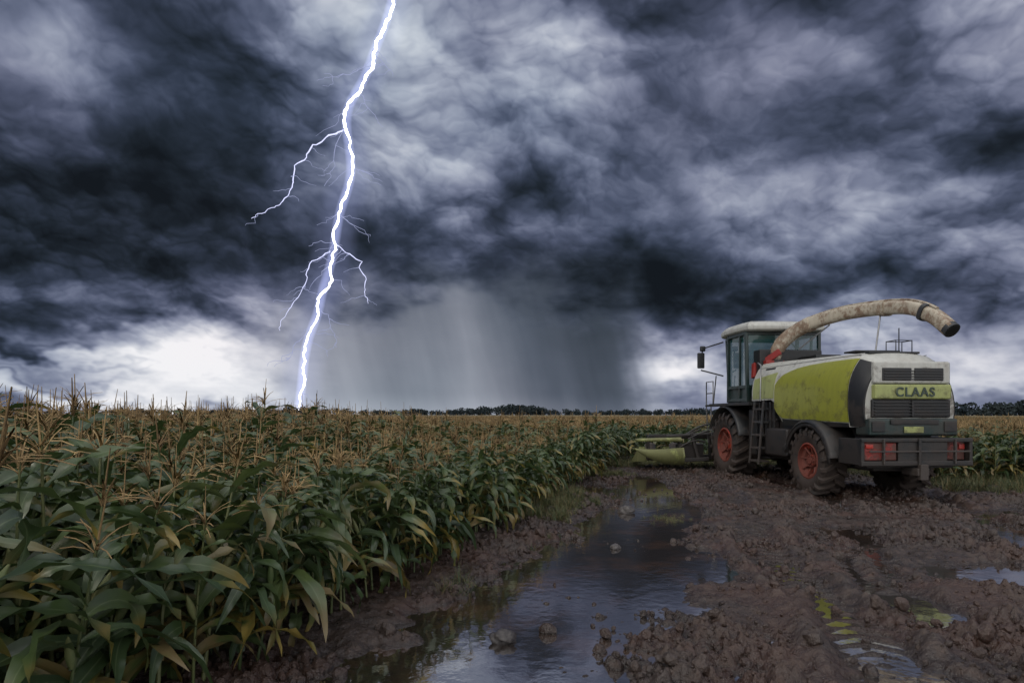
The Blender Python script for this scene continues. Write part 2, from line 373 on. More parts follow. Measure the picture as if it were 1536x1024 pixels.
def corn(name,seed,hi):
    r=random.Random(seed); V=[];F=[];MI=[];LD=[]
    Ht=1.32*r.uniform(.95,1.05)
    bx,by=r.uniform(-.06,.06),r.uniform(-.06,.06)
    def stalk(zz): k=(zz/Ht)**2; return bx*k,by*k
    ns=5 if hi else 3; rings=7 if hi else 3
    for i in range(rings):
        zz=Ht*1.06*i/(rings-1); sx,sy=stalk(zz); rad=.014*(1-.6*i/(rings-1))
        for k in range(ns):
            a=2*math.pi*k/ns; V.append((sx+rad*math.cos(a),sy+rad*math.sin(a),zz)); LD.append((0,0,.3))
    for i in range(rings-1):
        for k in range(ns):
            F.append((i*ns+k,i*ns+(k+1)%ns,(i+1)*ns+(k+1)%ns,(i+1)*ns+k)); MI.append(1)
    nl=r.randint(12,14) if hi else 9
    S,C=(12,4) if hi else (5,2)
    phi0=r.uniform(0,6.28)
    for j in range(nl):
        fz=(j+.6)/nl; zb=Ht*(.10+.86*fz**.95)
        ph=phi0+(math.pi if j%2 else 0)+r.gauss(0,.42)
        L=r.uniform(.58,.90)*(1-.50*max(0,fz-.55)/.45)*(.7+.3*min(1,fz*3)); Wd=r.uniform(.044,.074)*(1-.35*max(0,fz-.65)/.35)
        if not hi: Wd*=1.2
        th=r.uniform(.30,.75); thE=r.uniform(2.35,3.25) if fz<.8 else r.uniform(1.6,2.8)
        ld=r.random()
        if fz<.3 and r.random()<.55: ld=.96
        elif r.random()<.05: ld=.95
        elif ld>.92: ld=.8
        px,pz=0.,0.; sx,sy=stalk(zb); roll=r.gauss(0,.55); wp=r.uniform(0,6); bend=r.gauss(0,.4)
        b0=len(V); kpow=r.uniform(.6,1.3); kink=r.uniform(.35,.8) if r.random()<.4 else 9
        wf=r.uniform(13,26); wa=r.uniform(.010,.026)
        for i in range(S+1):
            s=i/S; ang=th+(thE-th)*(s**kpow)+(.6 if s>kink else 0); ang=min(ang,3.25)
            if i: px+=math.sin(ang)*L/S; pz+=math.cos(ang)*L/S
            wv=Wd*min(1,.40+s*2.6)*(1-s**2.1)**.9+.001
            phs=ph+bend*s
            dx,dy=math.cos(phs),math.sin(phs); nxv=(-dy,dx)
            ro=roll*s*1.6
            up=(-math.cos(ang)*dx,-math.cos(ang)*dy,math.sin(ang))
            for k in range(C+1):
                u=k/C*2-1
                side=u*wv; lift=abs(u)*wv*.40*(1-.6*s)+math.sin(s*wf+wp+(2.2 if u>0 else 0))*wa*u*u*(s*(1-s)*4)
                cs_,sn=math.cos(ro),math.sin(ro)
                s2=side*cs_-lift*sn; l2=side*sn+lift*cs_
                V.append((sx+dx*px+nxv[0]*s2+up[0]*l2, sy+dy*px+nxv[1]*s2+up[1]*l2, zb+pz+up[2]*l2)); LD.append((u,s,ld))
        for i in range(S):
            for k in range(C):
                a=b0+i*(C+1)+k; F.append((a,a+1,a+C+2,a+C+1)); MI.append(0)
    sx,sy=stalk(Ht)
    for j in range(12 if hi else 8):
        a=r.uniform(0,6.28); tl=r.uniform(.13,.25); sp=0 if j==0 else r.uniform(.3,.95)
        if j==0: tl=.27
        wv=.0062 if hi else .012; b0=len(V); zb=Ht*1.0+r.uniform(0,.08)
        dx,dy=math.cos(a),math.sin(a)
        for i in range(4):
            s=i/3; rr=tl*s*math.sin(sp*(1+.5*s)); zz=zb+tl*s*math.cos(sp*(1+.6*s))
            ww_=wv*(1.2-s*.7)
            V+= [(sx+dx*rr-dy*ww_,sy+dy*rr+dx*ww_,zz),(sx+dx*rr+dy*ww_,sy+dy*rr-dx*ww_,zz),(sx+dx*(rr+ww_),sy+dy*(rr+ww_),zz+ww_)]
            LD+=[(0,0,0)]*3
        for i in range(3):
            c=b0+i*3
            for k in range(3): F.append((c+k,c+(k+1)%3,c+3+(k+1)%3,c+3+k)); MI.append(2)
    if hi:
        for e in range(r.choice([1,1,2])):
            a=phi0+e*3.1+.5; zb=Ht*(.48+.1*e); sx,sy=stalk(zb); b0=len(V)
            for i in range(6):
                s=i/5; rad=.026*math.sin(math.pi*min(.97,(s*.85+.12)))+.002
                cx=sx+math.cos(a)*(.02+s*.08); cy=sy+math.sin(a)*(.02+s*.08); cz=zb+s*.22
                for k in range(6): V.append((cx+rad*math.cos(k*1.047),cy+rad*math.sin(k*1.047),cz)); LD.append((0,0,0))
            for i in range(5):
                for k in range(6): F.append((b0+i*6+k,b0+i*6+(k+1)%6,b0+i*6+6+(k+1)%6,b0+i*6+6+k)); MI.append(3)
    me=mkmesh(name,V,F,[lm,stm,tsm,hkm],MI,True)
    at=me.attributes.new('ld','FLOAT_VECTOR','POINT'); at.data.foreach_set('vector',np.array(LD,np.float32).ravel())
    return bpy.data.objects.new(name,me)
cc=bpy.data.collections.new('corn_plants')
for i in range(10): cc.objects.link(corn('corn_%02d'%i,100+i,True))
for i in range(10,16): cc.objects.link(corn('corn_%02d'%i,200+i,False))
ea=math.atan(.3); ex,ey=math.sin(ea),math.cos(ea)
AX=[];AY=[];AR=[]
for ring,(d0,d1,rs,ps) in enumerate([(0,22,.62,.19),(22,60,.75,.30),(60,150,1.1,.8)]):
    n_r=int(400/rs)
    for i in range(-n_r,n_r):
        off=-.12-i*rs
        L=np.arange(-5,d1*1.4,ps)
        L=L+rng.normal(0,ps*.2,len(L)); o2=off+rng.normal(0,.06,len(L))
        X=-3.0+L*ex+o2*ey; Y=L*ey-o2*ex
        d=np.hypot(X,Y)
        inf=(X<edge(Y)-.05)|((Y>15.5)&(X>10.6+.2*np.sin(Y)))|(Y>22.3)
        ok=(d>=d0)&(d<d1)&inf&(Y>1.2)&(np.abs(X)<Y*.98+2.5)&(d>1.9)
        AX.append(X[ok]);AY.append(Y[ok]);AR.append(np.full(ok.sum(),ring))
X=np.concatenate(AX);Y=np.concatenate(AY);R_=np.concatenate(AR);n=len(X)
H=.90+.27*sstep(-X,1.0,4.5)*(1-sstep(Y,8,20))
H=H*(1+.20*(fbm(X*.3,Y*.3,3,3)-.5)*2*(1-sstep(Y,60,120)*.6))*rng.normal(1,.06,n)
H=np.where(rng.random(n)<.03,H*1.1,H)
Z=height(X,Y)-.02
rot=np.stack([rng.normal(0,.07,n),rng.normal(0,.07,n)+np.where(edge(Y)-X<.9,.08,0),rng.uniform(0,6.283,n)],-1)
sw=H*rng.uniform(.95,1.18,n)
ids=np.where(R_>0,rng.integers(10,16,n),rng.integers(0,10,n))
field=instancer('corn_field',np.stack([X,Y,Z],-1),rot,np.stack([sw,sw,H],-1),ids,cc)
cy=np.array([140.]+grow(140,3,1.08,6000)); cx=np.linspace(-1,1,160)
CX=cx[None,:]*(cy[:,None]*1.3+200); CY=np.repeat(cy[:,None],160,1)
CZ=1.26+.12*(fbm(CX*.2,CY*.05,3,5)-.5)
cm,nb,b=newmat('corn_canopy'); pos=nb.new('ShaderNodeNewGeometry').outputs['Position']
nb.put(b.inputs['Base Color'],nb.ramp(nb.noise(pos,.5,3,.7),[(.35,(.09,.08,.035)),(.65,(.25,.19,.09))])); b.inputs['Roughness'].default_value=.9
link(bpy.data.objects.new('far_canopy',gridmesh('far_canopy',np.stack([CX,CY,CZ],-1),cm)),field)
print('corn',n,time.time()-T0)

# ------------------------------------------------------------------ grass & weeds
grm=simple('grass_blade',(.035,.055,.018),(.10,.11,.04),.55)
drm=simple('dry_blade',(.12,.09,.04),(.24,.18,.09),.8)
gc=bpy.data.collections.new('grass_tufts')
for t_ in range(6):
    r=random.Random(t_+50);V=[];F=[];MI=[]
    for j in range(60):
        a=r.uniform(0,6.28);ro=r.uniform(0,.12);L=r.uniform(.08,.26);sp=r.uniform(.1,1.0);wd=r.uniform(.002,.005)
        cx0,cy0=ro*math.cos(a*2.3),ro*math.sin(a*2.3);dx,dy=math.cos(a),math.sin(a);b0=len(V)
        for i in range(4):
            s=i/3;rr=L*s*math.sin(sp*(.5+s));zz=L*s*math.cos(sp*(.5+s*.9));w_=wd*(1-s*.85)
            V+=[(cx0+dx*rr-dy*w_,cy0+dy*rr+dx*w_,zz),(cx0+dx*rr+dy*w_,cy0+dy*rr-dx*w_,zz)]
        mm=1 if r.random()<.25 else 0
        for i in range(3): F.append((b0+2*i,b0+2*i+1,b0+2*i+3,b0+2*i+2));MI.append(mm)
    gc.objects.link(bpy.data.objects.new('grass_%d'%t_,mkmesh('grass_%d'%t_,V,F,[grm,drm],MI)))
GX=[];GY=[];GS=[]
n=3600;Y=rng.uniform(3.5,18.3,n);X=edge(Y)+rng.normal(.12,.26+.015*Y,n)
pr=sstep(fbm(X*.8,Y*.8,3,90),.40,.60)*(.35+.65*sstep(Y,5,10)); ok=rng.random(n)<pr
GX.append(X[ok]);GY.append(Y[ok]);GS.append(rng.uniform(.4,1.0,ok.sum()))
n=4200;X=rng.uniform(8.8,24,n);Y=rng.uniform(12.5,24,n)
ok=(rng.random(n)<sstep(Y+X*.25,15.2,17))&~((X<9.6)&(Y<19))
GX.append(X[ok]);GY.append(Y[ok]);GS.append(rng.uniform(.7,1.5,ok.sum()))
n=900;X=rng.uniform(2.,11,n);Y=rng.uniform(20.3,23,n);GX.append(X);GY.append(Y);GS.append(rng.uniform(.5,1.3,n))
n=70;GX.append(rng.normal(2.62,.22,n));GY.append(rng.normal(10.6,.25,n));GS.append(rng.uniform(.2,.45,n))
X=np.concatenate(GX);Y=np.concatenate(GY);S_=np.concatenate(GS);Z=height(X,Y);ok=(Z>0)|(S_<.4);X,Y,S_,Z=X[ok],Y[ok],S_[ok],Z[ok];n=len(X)
instancer('grass',np.stack([X,Y,np.maximum(Z,-.01)-.01],-1),np.stack([X*0,X*0,rng.uniform(0,6.28,n)],-1),np.stack([S_,S_,S_*rng.uniform(.7,1.3,n)],-1),rng.integers(0,6,n),gc)

# ------------------------------------------------------------------ mud clods / stones
import bmesh
def rock(name,seed,sub,mat,flat=.7):
    bm=bmesh.new(); bmesh.ops.create_icosphere(bm,subdivisions=sub,radius=1)
    P_=np.array([v.co[:] for v in bm.verts])
    n=fbm(P_[:,0]*1.4+seed*7+P_[:,2],P_[:,1]*1.4-P_[:,2]*1.3,4,seed)+.4*np.abs(fbm(P_[:,0]*4+P_[:,2]*3,P_[:,1]*4+seed,3,seed+3)-.5)
    for v,k in zip(bm.verts,n): v.co*= .45+1.0*k; v.co.z*=flat
    me=bpy.data.meshes.new(name); bm.to_mesh(me); bm.free(); me.materials.append(mat)
    if sub>3: me.polygons.foreach_set('use_smooth',np.ones(len(me.polygons),dtype=bool))
    return bpy.data.objects.new(name,me)
kc=bpy.data.collections.new('clods')
for i in range(6): kc.objects.link(rock('clod_%d'%i,i+3,2,gm))
n=60000;Y=2.5+18*rng.random(n)**1.5; X=edge(Y)-.3+rng.random(n)*(10.6-edge(Y))
de=fbm(X*.8+9,Y*.8,3,33); Z=height(X,Y)
ok=(rng.random(n)<.18+.9*sstep(de,.36,.58))&(Z>-.02)
X,Y,Z=X[ok],Y[ok],Z[ok];n=len(X);s=np.minimum(.075,.011*np.exp(rng.normal(0,.72,n)))
instancer('mud_clods',np.stack([X,Y,Z+s*.15],-1),rng.uniform(0,6.28,(n,3)),np.stack([s,s,s],-1),rng.integers(0,6,n),kc)
rk=simple('stone',(.03,.026,.026),(.10,.09,.085),.45,3)
for (X,Y,s) in [(-.07,4.85,.085),(2.05,11.2,.13),(1.35,8.2,.06)]:
    o=link(rock('stone',int(X*10)+40,4,rk,.75)); o.name='stone'; o.location=(X,Y,max(0,float(height(X,Y)))+s*.3); o.scale=(s*1.2,s,s); o.rotation_euler=(0,0,X*3)

# ------------------------------------------------------------------ distant trees
tm,nb,b=newmat('hazed_foliage'); pos=nb.new('ShaderNodeNewGeometry').outputs['Position']
nb.put(b.inputs['Base Color'],nb.ramp(nb.noise(pos,.12,2,.6),[(.35,(.026,.036,.040)),(.7,(.052,.063,.062))])); b.inputs['Roughness'].default_value=1  # distance haze painted into the leaves as a blue-grey base colour
b.inputs['Specular IOR Level'].default_value=0
def treeline(name,items):
    V=[];F=[];off=0
    for (tx,ty,h) in items:
        n=110; wr=h*rng.uniform(.4,.75)
        u=rng.normal(0,1,(n,3));u/=np.linalg.norm(u,axis=1)[:,None];rr=rng.random(n)**.4
        lob=1+.25*np.sin(3*np.arctan2(u[:,1],u[:,0])+tx)
        c_=np.stack([tx+u[:,0]*wr*rr*lob,ty+u[:,1]*wr*rr*lob,np.maximum(.3,h*.55+u[:,2]*h*.45*rr)],-1)
        s=(h*rng.uniform(.06,.13,n))[:,None]
        q1=rng.normal(0,1,(n,3));q2=rng.normal(0,1,(n,3)); a=q1/np.linalg.norm(q1,axis=1)[:,None]; bb=np.cross(a,q2); bb=bb/np.linalg.norm(bb,axis=1)[:,None]
        a=a*s;bb=bb*s
        V.append(np.stack([c_-a,c_+bb,c_+a,c_-bb],1).reshape(-1,3)); F.append(np.arange(n*4).reshape(n,4)+off); off+=n*4
        tw=h*.03
        V.append(np.array([(tx+r0*math.cos(k*1.57),ty+r0*math.sin(k*1.57),zz) for (r0,zz) in ((tw,0),(tw*.5,h*.6)) for k in range(4)]))
        F.append(np.array([(k,(k+1)%4,4+(k+1)%4,4+k) for k in range(4)])+off); off+=8
    link(bpy.data.objects.new(name,mkmesh(name,np.concatenate(V).tolist(),np.concatenate(F).tolist(),[tm])))
it=[]
for k in range(650):
    a=rng.uniform(-.85,.85); Y=rng.uniform(880,1060)
    X=math.tan(a)*Y
    h=float(6+15*fbm(np.array(X*.006),np.array(0.),3,8)**1.5)*rng.uniform(.7,1.1)
    it.append((X,Y,h))
for k in range(110):
    X=rng.uniform(225,520);Y=rng.uniform(320,370); it.append((X,Y,rng.uniform(5,9.5)))
treeline('distant_trees',it)

# ------------------------------------------------------------------ lightning
le=bpy.data.objects.new('lightning_bolt',None); link(le)
def emis(name,col,st):
    m,nb,b=newmat(name); nb.n.remove(b); e=nb.new('ShaderNodeEmission'); e.inputs[0].default_value=col; e.inputs[1].default_value=st
    nb.l.new(e.outputs[0],[n for n in nb.n if n.type=='OUTPUT_MATERIAL'][0].inputs[0]); m.cycles.emission_sampling='NONE'; return m
core=emis('bolt_core',(.86,.88,1,1),6.); core2=emis('bolt_branch',(.66,.69,.98,1),1.4); core3=emis('bolt_twig',(.5,.55,.85,1),.65)
rl=random.Random(11)
def jag(p,it=4,amt=.13):
    p=[Vector(a) for a in p]
    for _ in range(it):
        o=[p[0]]
        for a,c in zip(p[:-1],p[1:]):
            L=(c-a).length; m_=(a+c)/2+Vector((rl.gauss(0,1),rl.gauss(0,1),rl.gauss(0,.4)))*L*amt
            o+= [m_,c]
        p=o
    return p
def bolt(name,path,r0,r1,mat):
    cu=bpy.data.curves.new(name,'CURVE'); cu.dimensions='3D'; cu.bevel_depth=1; cu.bevel_resolution=1
    s=cu.splines.new('POLY'); s.points.add(len(path)-1)
    for i,pp in enumerate(path):
        s.points[i].co=(*pp,1); s.points[i].radius=(r0+(r1-r0)*i/(len(path)-1))*rl.uniform(.7,1.3)
    cu.materials.append(mat); link(bpy.data.objects.new(name,cu),le)
def PL(l,y0=1200): return [(a,y0,c) for a,c in l]
main=PL([(-190,1000),(-215,873),(-228,796),(-247,739),(-266,694),(-282,643),(-315,598),(-320,553),(-305,476),(-315,431),(-333,387),(-339,329),(-349,284),(-366,233),(-371,195),(-392,150),(-401,92),(-404,47),(-411,0)])
mp=jag(main,3,.075); bolt('main_channel',mp,3.0,1.6,core)
br=[[(-320,560),(-356,534),(-394,495),(-420,451),(-439,412),(-471,393),(-500,378)],[(-282,675),(-311,653),(-343,649),(-360,655)],
[(-339,329),(-311,310),(-285,271),(-282,233),(-276,215)],[(-349,316),(-388,291),(-401,246),(-433,195),(-445,163)],[(-292,617),(-266,579),(-247,553)],
[(-305,476),(-266,461)],[(-366,201),(-349,169),(-337,131)],[(-395,156),(-420,131),(-433,105)],[(-266,694),(-240,668),(-228,650)],[(-320,553),(-345,470),(-360,440)],[(-333,387),(-305,365)],[(-339,329),(-365,335),(-390,325)]]
for i,bq in enumerate(br):
    p=jag(PL(bq),3,.12); big=i in(0,2,3)
    bolt('branch_%d'%i,p,1.5 if i==0 else (1.0 if big else .65),.35,core2 if big else core3)
    for k in range(7 if big else 3):
        a=p[rl.randrange(2,len(p)-1)]; L=rl.uniform(15,50); sg=rl.choice([-1,-1,1])
        bolt('twig_%d_%d'%(i,k),jag([a,a+Vector((sg*L,rl.uniform(-10,10),-L*rl.uniform(.1,.9)))],3,.16),.5,.22,core3)
for k in range(14):
    a=mp[rl.randrange(10,len(mp)-6)]; L=rl.uniform(20,60); sg=rl.choice([-1,1])
    bolt('twig_m_%d'%k,jag([a,a+Vector((sg*L,rl.uniform(-10,10),-L*rl.uniform(.2,1.2)))],3,.16),.6,.22,core3)
def glow(name,rad,st,pw):  # added emissive shell imitates the bolt's halo, fading towards its rim
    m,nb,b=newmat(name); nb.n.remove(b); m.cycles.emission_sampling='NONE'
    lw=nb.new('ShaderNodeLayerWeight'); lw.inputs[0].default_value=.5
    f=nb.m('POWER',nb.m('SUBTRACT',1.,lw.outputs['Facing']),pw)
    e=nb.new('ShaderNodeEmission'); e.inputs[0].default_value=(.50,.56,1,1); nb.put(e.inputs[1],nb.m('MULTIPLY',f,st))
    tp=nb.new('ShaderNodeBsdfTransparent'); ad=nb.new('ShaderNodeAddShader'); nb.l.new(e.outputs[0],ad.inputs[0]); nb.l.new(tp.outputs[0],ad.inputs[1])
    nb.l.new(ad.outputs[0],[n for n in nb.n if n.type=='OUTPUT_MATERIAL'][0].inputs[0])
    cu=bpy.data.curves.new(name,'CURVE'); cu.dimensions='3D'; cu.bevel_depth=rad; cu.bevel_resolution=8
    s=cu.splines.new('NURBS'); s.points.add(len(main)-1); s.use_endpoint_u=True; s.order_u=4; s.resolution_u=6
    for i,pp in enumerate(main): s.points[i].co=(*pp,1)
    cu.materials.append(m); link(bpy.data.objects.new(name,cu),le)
glow('glow_shell_inner',10,.20,2.0); glow('glow_shell_outer',46,.055,2.8)

# ------------------------------------------------------------------ forage harvester
HV=bpy.data.objects.new('forage_harvester',None); link(HV); HV.location=(7.72,13.9,0.0); HV.rotation_euler=(0,0,math.radians(5))
def paint(name,c,rough=.35,dirt=.5,metal=0.,mud=(.06,.042,.032,1),low=1.6,rust=.0):
    m,nb,b=newmat(name); tc=nb.new('ShaderNodeNewGeometry').outputs['Position']; pz=nb.sep(tc)[2]
    n=nb.noise(tc,3.5,5,.68); n2=nb.noise(tc,22,4,.7)
    st=nb.noise(nb.v('MULTIPLY',tc,(9,9,.9)),1,4,.6)
    f=nb.m('ADD',n,nb.mr(pz,low+1.3,low-1.1,-.10,.20,False))
    f=nb.mr(nb.m('MULTIPLY_ADD',n2,.30,f),.62,.80,0,1)
    f=nb.m('MULTIPLY',f,dirt)
    fs=nb.m('MULTIPLY',nb.mr(st,.42,.70,0,1),.42*dirt)
    cc_=nb.mix(fs,(*c,1),(c[0]*.35+.03,c[1]*.33+.025,c[2]*.3+.02,1))
    if rust:
        rf=nb.mr(nb.noise(nb.v('ADD',tc,(3,1,7)),2.6,6,.72),.52,.60,0,rust)
        cc_=nb.mix(rf,cc_,(.15,.065,.03,1))
    cc_=nb.mix(f,cc_,mud)
    nb.put(b.inputs['Base Color'],cc_); nb.put(b.inputs['Roughness'],nb.mixf(f,rough,.75)); b.inputs['Metallic'].default_value=metal
    bp=nb.new('ShaderNodeBump'); bp.inputs['Distance'].default_value=.01; bp.inputs['Strength'].default_value=.4
    nb.put(bp.inputs['Height'],f); nb.l.new(bp.outputs[0],b.inputs['Normal'])
    return m
WHITE=paint('white_paint',(.46,.46,.42),.38,.60,rust=.12); LIME=paint('lime_paint',(.25,.26,.030),.33,.45); PALE=paint('pale_green_paint',(.31,.34,.12),.4,.55)
BLACK=paint('black_plastic',(.010,.011,.012),.45,.30); DGREEN=paint('dark_green_paint',(.012,.028,.026),.35,.35); GREY=paint('dark_metal',(.035,.036,.038),.5,.6)
RED=paint('red_paint',(.26,.020,.015),.45,.8); RIM=paint('red_rim',(.38,.042,.018),.5,.7); TIRE=paint('tire_rubber',(.013,.0125,.0125),.75,.9,mud=(.045,.031,.024,1))
SPOUT=paint('spout_paint',(.46,.41,.32),.5,.8,mud=(.17,.10,.06,1),low=3.9,rust=.65); LIGHTR=paint('tail_lens',(.4,.03,.02),.2,.2); STEEL=paint('steel',(.25,.25,.25),.35,.5,.8)
gl,nb,b=newmat('cab_glass'); b.inputs['Base Color'].default_value=(.03,.11,.11,1); b.inputs['Roughness'].default_value=.04; b.inputs['Alpha'].default_value=.55; b.inputs['Specular IOR Level'].default_value=.9
def part(name,V,F,mat,smooth=False,bev=0,seg=2):
    o=link(bpy.data.objects.new(name,mkmesh(name,V,F,[mat],smooth=smooth)),HV)
    if bev:
        md=o.modifiers.new('b','BEVEL'); md.width=bev; md.segments=seg; md.limit_method='ANGLE'
        wnm=o.modifiers.new('w','WEIGHTED_NORMAL')
        o.data.polygons.foreach_set('use_smooth',np.ones(len(o.data.polygons),dtype=bool))
    return o
BF=[(0,3,2,1),(4,5,6,7),(0,1,5,4),(1,2,6,5),(2,3,7,6),(3,0,4,7)]
def boxv(x0,x1,y0,y1,z0,z1): return [(x0,y0,z0),(x1,y0,z0),(x1,y1,z0),(x0,y1,z0),(x0,y0,z1),(x1,y0,z1),(x1,y1,z1),(x0,y1,z1)]
def box(name,x0,x1,y0,y1,z0,z1,mat,bev=.02): return part(name,boxv(x0,x1,y0,y1,z0,z1),BF,mat,bev=bev)
def multi(name,boxes,mat,bev=.01):
    V=[];F=[]
    for bx in boxes:
        n=len(V); V+=bx if len(bx)==8 else boxv(*bx); F+=[tuple(i+n for i in f) for f in BF]
    return part(name,V,F,mat,bev=bev)
def beamv(p1,p2,w_,h_=None):
    h_=h_ or w_; p1=Vector(p1);p2=Vector(p2);d=(p2-p1).normalized(); up=Vector((0,0,1)) if abs(d.z)<.9 else Vector((0,1,0))
    s=d.cross(up).normalized()*w_/2; u=s.cross(d).normalized()*h_/2
    return [tuple(v) for v in (p1-s-u,p1+s-u,p2+s-u,p2-s-u,p1-s+u,p1+s+u,p2+s+u,p2-s+u)]
def tube(name,path,rad,mat,res=3,sm=False):
    cu=bpy.data.curves.new(name,'CURVE'); cu.dimensions='3D'; cu.bevel_depth=rad; cu.bevel_resolution=res; cu.use_fill_caps=True
    for pth in path:
        s=cu.splines.new('NURBS' if sm else 'POLY'); s.points.add(len(pth)-1)
        if sm: s.use_endpoint_u=True; s.order_u=3; s.resolution_u=8
        for i,pp in enumerate(pth): s.points[i].co=(*pp,1)
    cu.materials.append(mat); return link(bpy.data.objects.new(name,cu),HV)
def lathe(prof,cx,cy,cz,seg=48):
    V=[];F=[];n=len(prof)
    for k in range(seg):
        a=2*math.pi*k/seg
        for r_,x_ in prof: V.append((cx+x_,cy+r_*math.cos(a),cz+r_*math.sin(a)))
    for k in range(seg):
        for i in range(n-1):
            a=k*n+i;b_=((k+1)%seg)*n+i; F.append((a,a+1,b_+1,b_))
    return V,F
def wheel(tag,cx,cy,R,wd,side):
    h=wd/2; rr=R*.50
    pr=[(rr,-h*.72),(rr*1.08,-h*.86),(R*.72,-h*.99),(R*.86,-h),(R*.92,-h*.9),(R*.94,-h*.6),(R*.945,0),(R*.94,h*.6),(R*.92,h*.9),(R*.86,h),(R*.72,h*.99),(rr*1.08,h*.86),(rr,h*.72)]
    V,F=lathe(pr,cx,cy,R,64); 
    nl=18
    for k in range(nl):
        for sgn in (-1,1):
            a0=2*math.pi*(k+(.5 if sgn>0 else 0))/nl
            n=len(V)
            def pt(r_,x_,a): return (cx+sgn*x_,cy+r_*math.cos(a),R+r_*math.sin(a))
            dA=.065; sk_=.26
            secs=[(-.02,0.,R*.92,R*1.04),(h*.55,.5,R*.92,R*1.04),(h*.95,.85,R*.89,R*1.02),(h*1.08,1.0,R*.76,R*.90)]
            for xx,sf,ra,rb_ in secs:
                am=a0+sk_*sf
                V+= [pt(ra,xx,am-dA),pt(ra,xx,am+dA),pt(rb_,xx+(.0 if sf<1 else .015),am+dA*.75),pt(rb_,xx+(.0 if sf<1 else .015),am-dA*.75)]
            for i in range(3):
                c0_=n+i*4
                for j in range(4): F.append((c0_+j,c0_+(j+1)%4,c0_+4+(j+1)%4,c0_+4+j))
            F.append((n,n+1,n+2,n+3)); F.append((n+12,n+15,n+14,n+13))
    o=part('tire_'+tag,V,F,TIRE,True); 
    md=o.modifiers.new('e','EDGE_SPLIT'); md.split_angle=math.radians(40)
    s=side
    pr=[(rr*1.09,s*h*.86),(rr*1.0,s*h*.9),(rr*.96,s*h*.6),(rr*.80,s*h*.5),(rr*.72,s*h*.25),(rr*.42,s*h*.22),(rr*.38,s*h*.55),(rr*.22,s*h*.62),(rr*.20,s*h*.72),(.005,s*h*.72)]
    V,F=lathe(pr,cx,cy,R,40)
    for k in range(10):
        a=2*math.pi*k/10; yy=cy+rr*.31*math.cos(a);zz=R+rr*.31*math.sin(a)
        n=len(V); V+=boxv(*sorted((cx+s*h*.5,cx+s*h*.68)),yy-.018,yy+.018,zz-.018,zz+.018); F+=[tuple(i+n for i in f) for f in BF]
    for k in range(8):
        a=2*math.pi*k/8+.2; bb=beamv((cx+s*h*.36,cy+rr*.42*math.cos(a),R+rr*.42*math.sin(a)),(cx+s*h*.62,cy+rr*.93*math.cos(a),R+rr*.93*math.sin(a)),.07,.03)
        n=len(V);V+=bb;F+=[tuple(i+n for i in f) for f in BF]
    o=part('rim_'+tag,V,F,RIM,True); md=o.modifiers.new('e','EDGE_SPLIT'); md.split_angle=math.radians(35)
RW,FW=.74,.90
wheel('rear_left',-1.25+.28,0,RW,.56,-1); wheel('rear_right',1.25-.28,0,RW,.56,1)
wheel('front_left',-1.32+.34,4.15,FW,.68,-1); wheel('front_right',1.32-.34,4.15,FW,.68,1)
multi('chassis',[(-.62,.62,-1.35,5.2,.62,1.5),(-.9,.9,.9,3.3,.75,2.1),(-.75,.75,3.2,5.2,.7,2.1),(-1.0,1.0,-.16,.16,.58,.86),(-1.0,1.0,4.0,4.3,.75,1.05)],BLACK,.03)
def W_(y_): return 1.10-.17*max(0,(-.1-y_)/1.45)**1.7-.05*max(0,(y_-1.8)/1.1)**2
def ZT(y_): return 3.10-.03*(2.9-y_)-.30*max(0,(-.85-y_)/.7)**2.2
def ZB(y_): return 1.50+.62*float(sstep(np.array(y_),1.25,1.75))
def XS(y_,z_):
    q_=max(0,(z_-(ZT(y_)-.85))/.85); return W_(y_)-.30*min(1,q_)**2.4-.05*max(0,(1.9-z_)/.4)**2
V=[];F=[];YS=np.concatenate([np.linspace(-1.55,-.8,9),np.linspace(-.6,2.95,20)])
NS=14;NT=9
for y_ in YS:
    zt=ZT(y_);zb=ZB(y_); ring=[]
    for i in range(NS): z_=zb+(zt-zb)*(i/(NS-1))**.85; ring.append((-XS(y_,z_),y_,z_))
    xt=XS(y_,zt)
    for i in range(1,NT): 
        u=-1+2*i/NT; ring.append((xt*u,y_,zt+.07*(1-u*u)**.8))
    for i in reversed(range(NS)): z_=zb+(zt-zb)*(i/(NS-1))**.85; ring.append((XS(y_,z_),y_,z_))
    V+=ring
n=NS*2+NT-1
for k in range(len(YS)-1):
    for i in range(n-1): F.append((k*n+i,k*n+i+1,(k+1)*n+i+1,(k+1)*n+i))
F.append(tuple(range(n))[::-1]); F.append(tuple((len(YS)-1)*n+i for i in range(n)))
o=part('body_shell',V,F,WHITE,True); md=o.modifiers.new('e','EDGE_SPLIT'); md.split_angle=math.radians(38)
